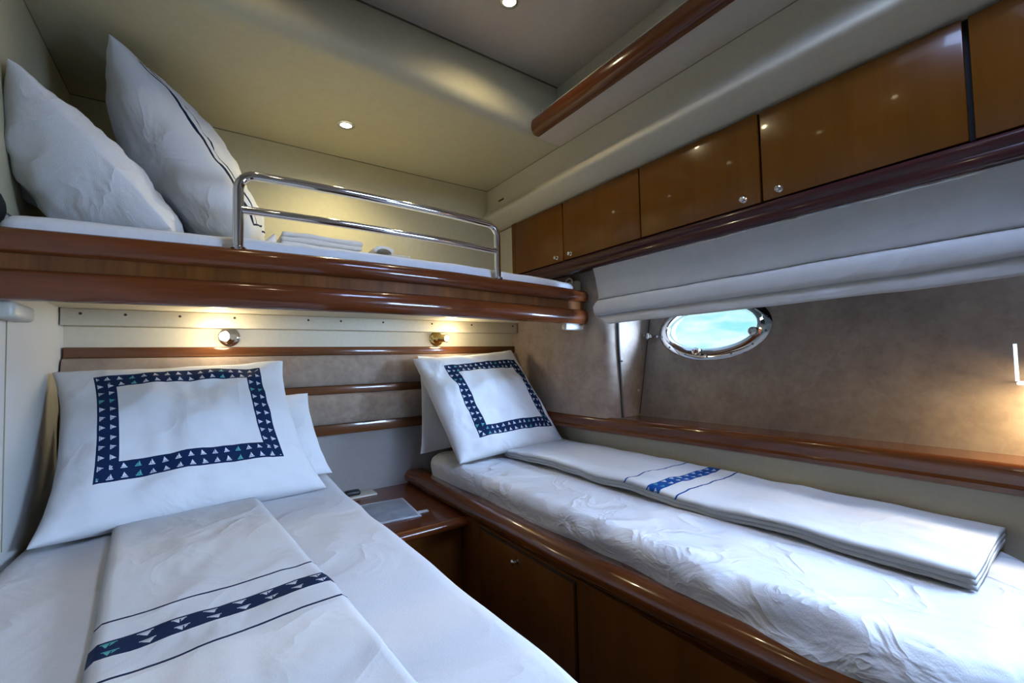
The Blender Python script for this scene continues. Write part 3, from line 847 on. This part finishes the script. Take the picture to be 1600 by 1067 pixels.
def runner(bm, centre_pts, half_w, z0, th, layers, seed, wob=.004, ny=150, nx=36, flip=False):
    """folded sheet laid along a line; one closed fold surface, UV in metres (x across, y along)"""
    uvl = bm.loops.layers.uv.new('UVMap')
    A = Vector(centre_pts[0]); B = Vector(centre_pts[1]); L = (B - A).length
    t = (B - A).normalized(); c = Vector((t.y, -t.x, 0))
    for ly in range(layers):
        zz = z0 + ly * (th + .0015); ins = (layers - 1 - ly) * -.004 
        R = []
        for j in range(ny + 1):
            d = L * j / ny; q = A + t * d; ring = []
            hw = half_w + ins + .0035 * noise.noise(Vector((d * 6, seed, ly * 3.0)))
            lift = fbm((d * 2.3, seed, .3), 3) * wob
            for i in range(nx + 1):
                s = -1 + 2 * i / nx
                h = th * (max(0, 1 - abs(s) ** 26)) ** .5
                e = fbm((d * 3.2, s * 1.2, seed), 4) * wob * 1.2 + ridge((d * 5 + s, s * 1.4, seed + 2)) * wob * .25
                ring.append((q + c * (s * hw) + Vector((0, 0, zz + h + e + abs(lift))), s * half_w, d + (9 if ly < layers - 1 else 0)))
            for i in range(nx - 1, 0, -1):
                s = -1 + 2 * i / nx
                e = fbm((d * 3.2, s * 1.2, seed), 4) * wob * 1.2 + ridge((d * 5 + s, s * 1.4, seed + 2)) * wob * .25
                ring.append((q + c * (s * hw) + Vector((0, 0, zz + e + abs(lift))), s * half_w, d + (9 if ly < layers - 1 else 0)))
            R.append([(bm.verts.new(p), a, b) for p, a, b in ring])
        m = len(R[0])
        def F(vs):
            f = bm.faces.new([v[0] for v in vs])
            for l, v in zip(f.loops, vs): l[uvl].uv = (v[1], v[2])
        for a, b in zip(R, R[1:]):
            for i in range(m): F([a[i], a[(i + 1) % m], b[(i + 1) % m], b[i]])
        F(R[0]); F(list(reversed(R[-1])))
RUN_L = mat_runner('runner_near', .708, .763, .640, .836)
bm = BM(); runner(bm, [(-.03, 1.705, 0), (.085, .40, 0)], .182, -.466, .011, 2, 1.1, .005)
o = build('folded_top_sheet', bm, RUN_L, loc=(0, 1.0, -.47), angle=179); tag(o, 'folded white sheet with dark navy sailboat band on the near bed', 'sheet')

# ------------------------------------------------------------------ far (right) bed
rb = thing('far_bed', (1.2, 1.1, FLOOR), 'far bed base along the hull with glossy wooden rail and veneered front', 'bed')
bm = BM(); box(bm, .865, 1.61, .15, YB - .004, FLOOR, -.625); build('front_panel', bm, BEDW, rb, smooth=False)
bm = BM(); box(bm, .856, .868, .950, 1.468, -.965, -.640, .003); door = build('door', bm, BEDW, rb)
bm = BM(); lathe(bm, [(.011, 0), (.011, .002), (.005, .004), (.005, .012), (.010, .016), (.0105, .021), (.006, .025), (.0005, .026)], (.856, 1.222, -.672), (-1, 0, 0), 20); build('knob', bm, CHROME, door)
bm = BM()
for a in ((.944, .950, -.97, -.634), (1.468, 1.474, -.97, -.634)): box(bm, .8635, .8655, a[0], a[1], a[2], a[3])
box(bm, .8635, .8655, .944, 1.474, -.640, -.634); build('shadow_gap', bm, DARKM, rb, smooth=False)
prof = [(.96, -.60), (.96, -.575), (.935, -.556)] + [(.885 + .042 * math.cos(math.radians(a)), -.590 + .036 * math.sin(math.radians(a))) for a in range(60, 241, 15)] + [(.866, -.628), (.872, -.635), (.885, -.64)]
def railx(x, y, z): return (x + .025 * max(0, (1.0 - y)), y, z + .018 * max(0, (1.0 - y)))
bm = BM(); extrude_y(bm, prof, .10, 2.195, 30, railx); build('side_rail', bm, MAHOG_Y, rb, angle=50)
def right_disp(p, n):
    side = max(0, -n.x)
    top = max(0, n.z)
    k = fbm((p.x * 3, p.y * 2.2, 8), 3) * .006
    foot = max(0, min(1, (1.2 - p.y) / 1.0))
    # drapes down the side: long shallow swags
    k += side * (ridge((p.y * 3.2 + p.z * 11, p.z * 6, 3)) * .016 + ridge((p.y * 7 - p.z * 16, p.z * 8, 6)) * .007) * (.6 + .9 * foot)
    # little pulls across the near part of the top
    edge = max(0, min(1, (1.22 - p.x) / .25))
    k += top * edge * (max(0, ridge((p.y * 8 + p.x * 7, p.x * 3, 5)) - .35) * .010 + fbm((p.y * 6, p.x * 6, 5), 3) * .005)
    fe = max(0, -n.y)
    low = max(0, min(1, (-.49 - p.z) / .11)); cn = max(0, min(1, (.75 - p.y) / .5))
    k += low * cn * (.022 if p.x < 1.3 else .01) * (1 - max(0, n.z))
    k += low * cn * (1 - abs(n.z)) * (ridge((p.x * 9 + p.y * 8, p.z * 3, 1.5)) * .014 + fbm((p.x * 12 + p.y * 9, p.z * 10, 6.5), 3) * .012)
    k += fe * fbm((p.x * 9, p.z * 5, 2), 3) * .015
    return n * k
bm = BM(); rounded_box(bm, (.925, .13, -.60), (1.605, 2.15, -.476), .040, .0115, right_disp, .17)
o = build('mattress', bm, SHEETR, loc=(1.25, 1.1, -.61), angle=80); tag(o, 'white sheeted mattress with wrinkled side on the far bed', 'mattress')
RUN_R = mat_runner('runner_far', .835, .885, .745, .945, (.004, .07, .30))
bm = BM(); runner(bm, [(1.385, 1.80, 0), (1.415, .205, 0)], .200, -.470, .011, 3, 6.4, .009, 200)
o = build('folded_top_sheet', bm, RUN_R, loc=(1.4, 1.0, -.47), angle=179); tag(o, 'folded white sheet with bright blue band on the far bed', 'sheet')

# ------------------------------------------------------------------ bedside cabinet between the beds
ns = thing('bedside_cabinet', (.64, 1.9, FLOOR), 'low wooden bedside cabinet in the gap between the beds', 'cabinet')
bm = BM(); box(bm, .43, .86, 1.62, YB - .003, FLOOR, -.665); build('body', bm, BEDW, ns)
prof = [(YB - .003, -.622), (1.60, -.622)] + [(1.585 + .022 * math.cos(math.radians(a)), -.643 + .021 * math.sin(math.radians(a))) for a in range(90, 271, 15)] + [(1.62, -.665), (YB - .003, -.665)]
bm = BM(); extrude_x(bm, prof, .428, .862); build('top', bm, MAHOG_X, ns, angle=50)
def slab(bm, c, u, v, hx, hy, z0, z1, bev=.001):
    g0 = len(bm.verts)
    box(bm, -hx, hx, -hy, hy, z0, z1, bev)
    vs = list(bm.verts)[g0:]
    for p in vs: p.co = Vector((c[0], c[1], 0)) + Vector((u[0], u[1], 0)) * p.co.x + Vector((v[0], v[1], 0)) * p.co.y + Vector((0, 0, p.co.z))
U = (.996, -.09); V_ = (.09, .996)
mg = thing('booklet', (.64, 1.82, -.62), 'grey booklet with a pale border lying on the bedside cabinet', 'booklet')
bm = BM(); slab(bm, (.63, 1.83), U, V_, .10, .135, -.6215, -.6165); build('cover', bm, mat_plain('booklet_grey', (.30, .32, .35), .3, nstr=.25, nscale=18), mg)
bm = BM()
for (a, b, hx, hy) in ((.094, 0, .003, .132), (-.094, 0, .003, .132), (0, .129, .097, .003), (0, -.129, .097, .003)):
    slab(bm, (.63 + U[0] * a + V_[0] * b, 1.83 + U[1] * a + V_[1] * b), U, V_, hx, hy, -.6166, -.6160, 0)
build('border', bm, mat_plain('paper_white', (.7, .72, .74), .5), mg, smooth=False)
bm = BM(); slab(bm, (.737, 1.735), U, V_, .028, .012, -.6213, -.6188, 0); build('page_corner', bm, bpy.data.materials['paper_white'], mg, smooth=False)
sk = thing('wall_outlet', (.57, 2.12, -.62), 'small pale tray with a black plug at the back of the bedside cabinet', 'outlet')
bm = BM(); box(bm, .47, .67, 2.09, 2.18, -.6218, -.614, .003); build('plate', bm, PLASTIC, sk)
bm = BM(); box(bm, .53, .60, 2.11, 2.15, -.614, -.590, .010, 3); build('plug', bm, mat_plain('black_plug', (.01, .01, .012), .4), sk)
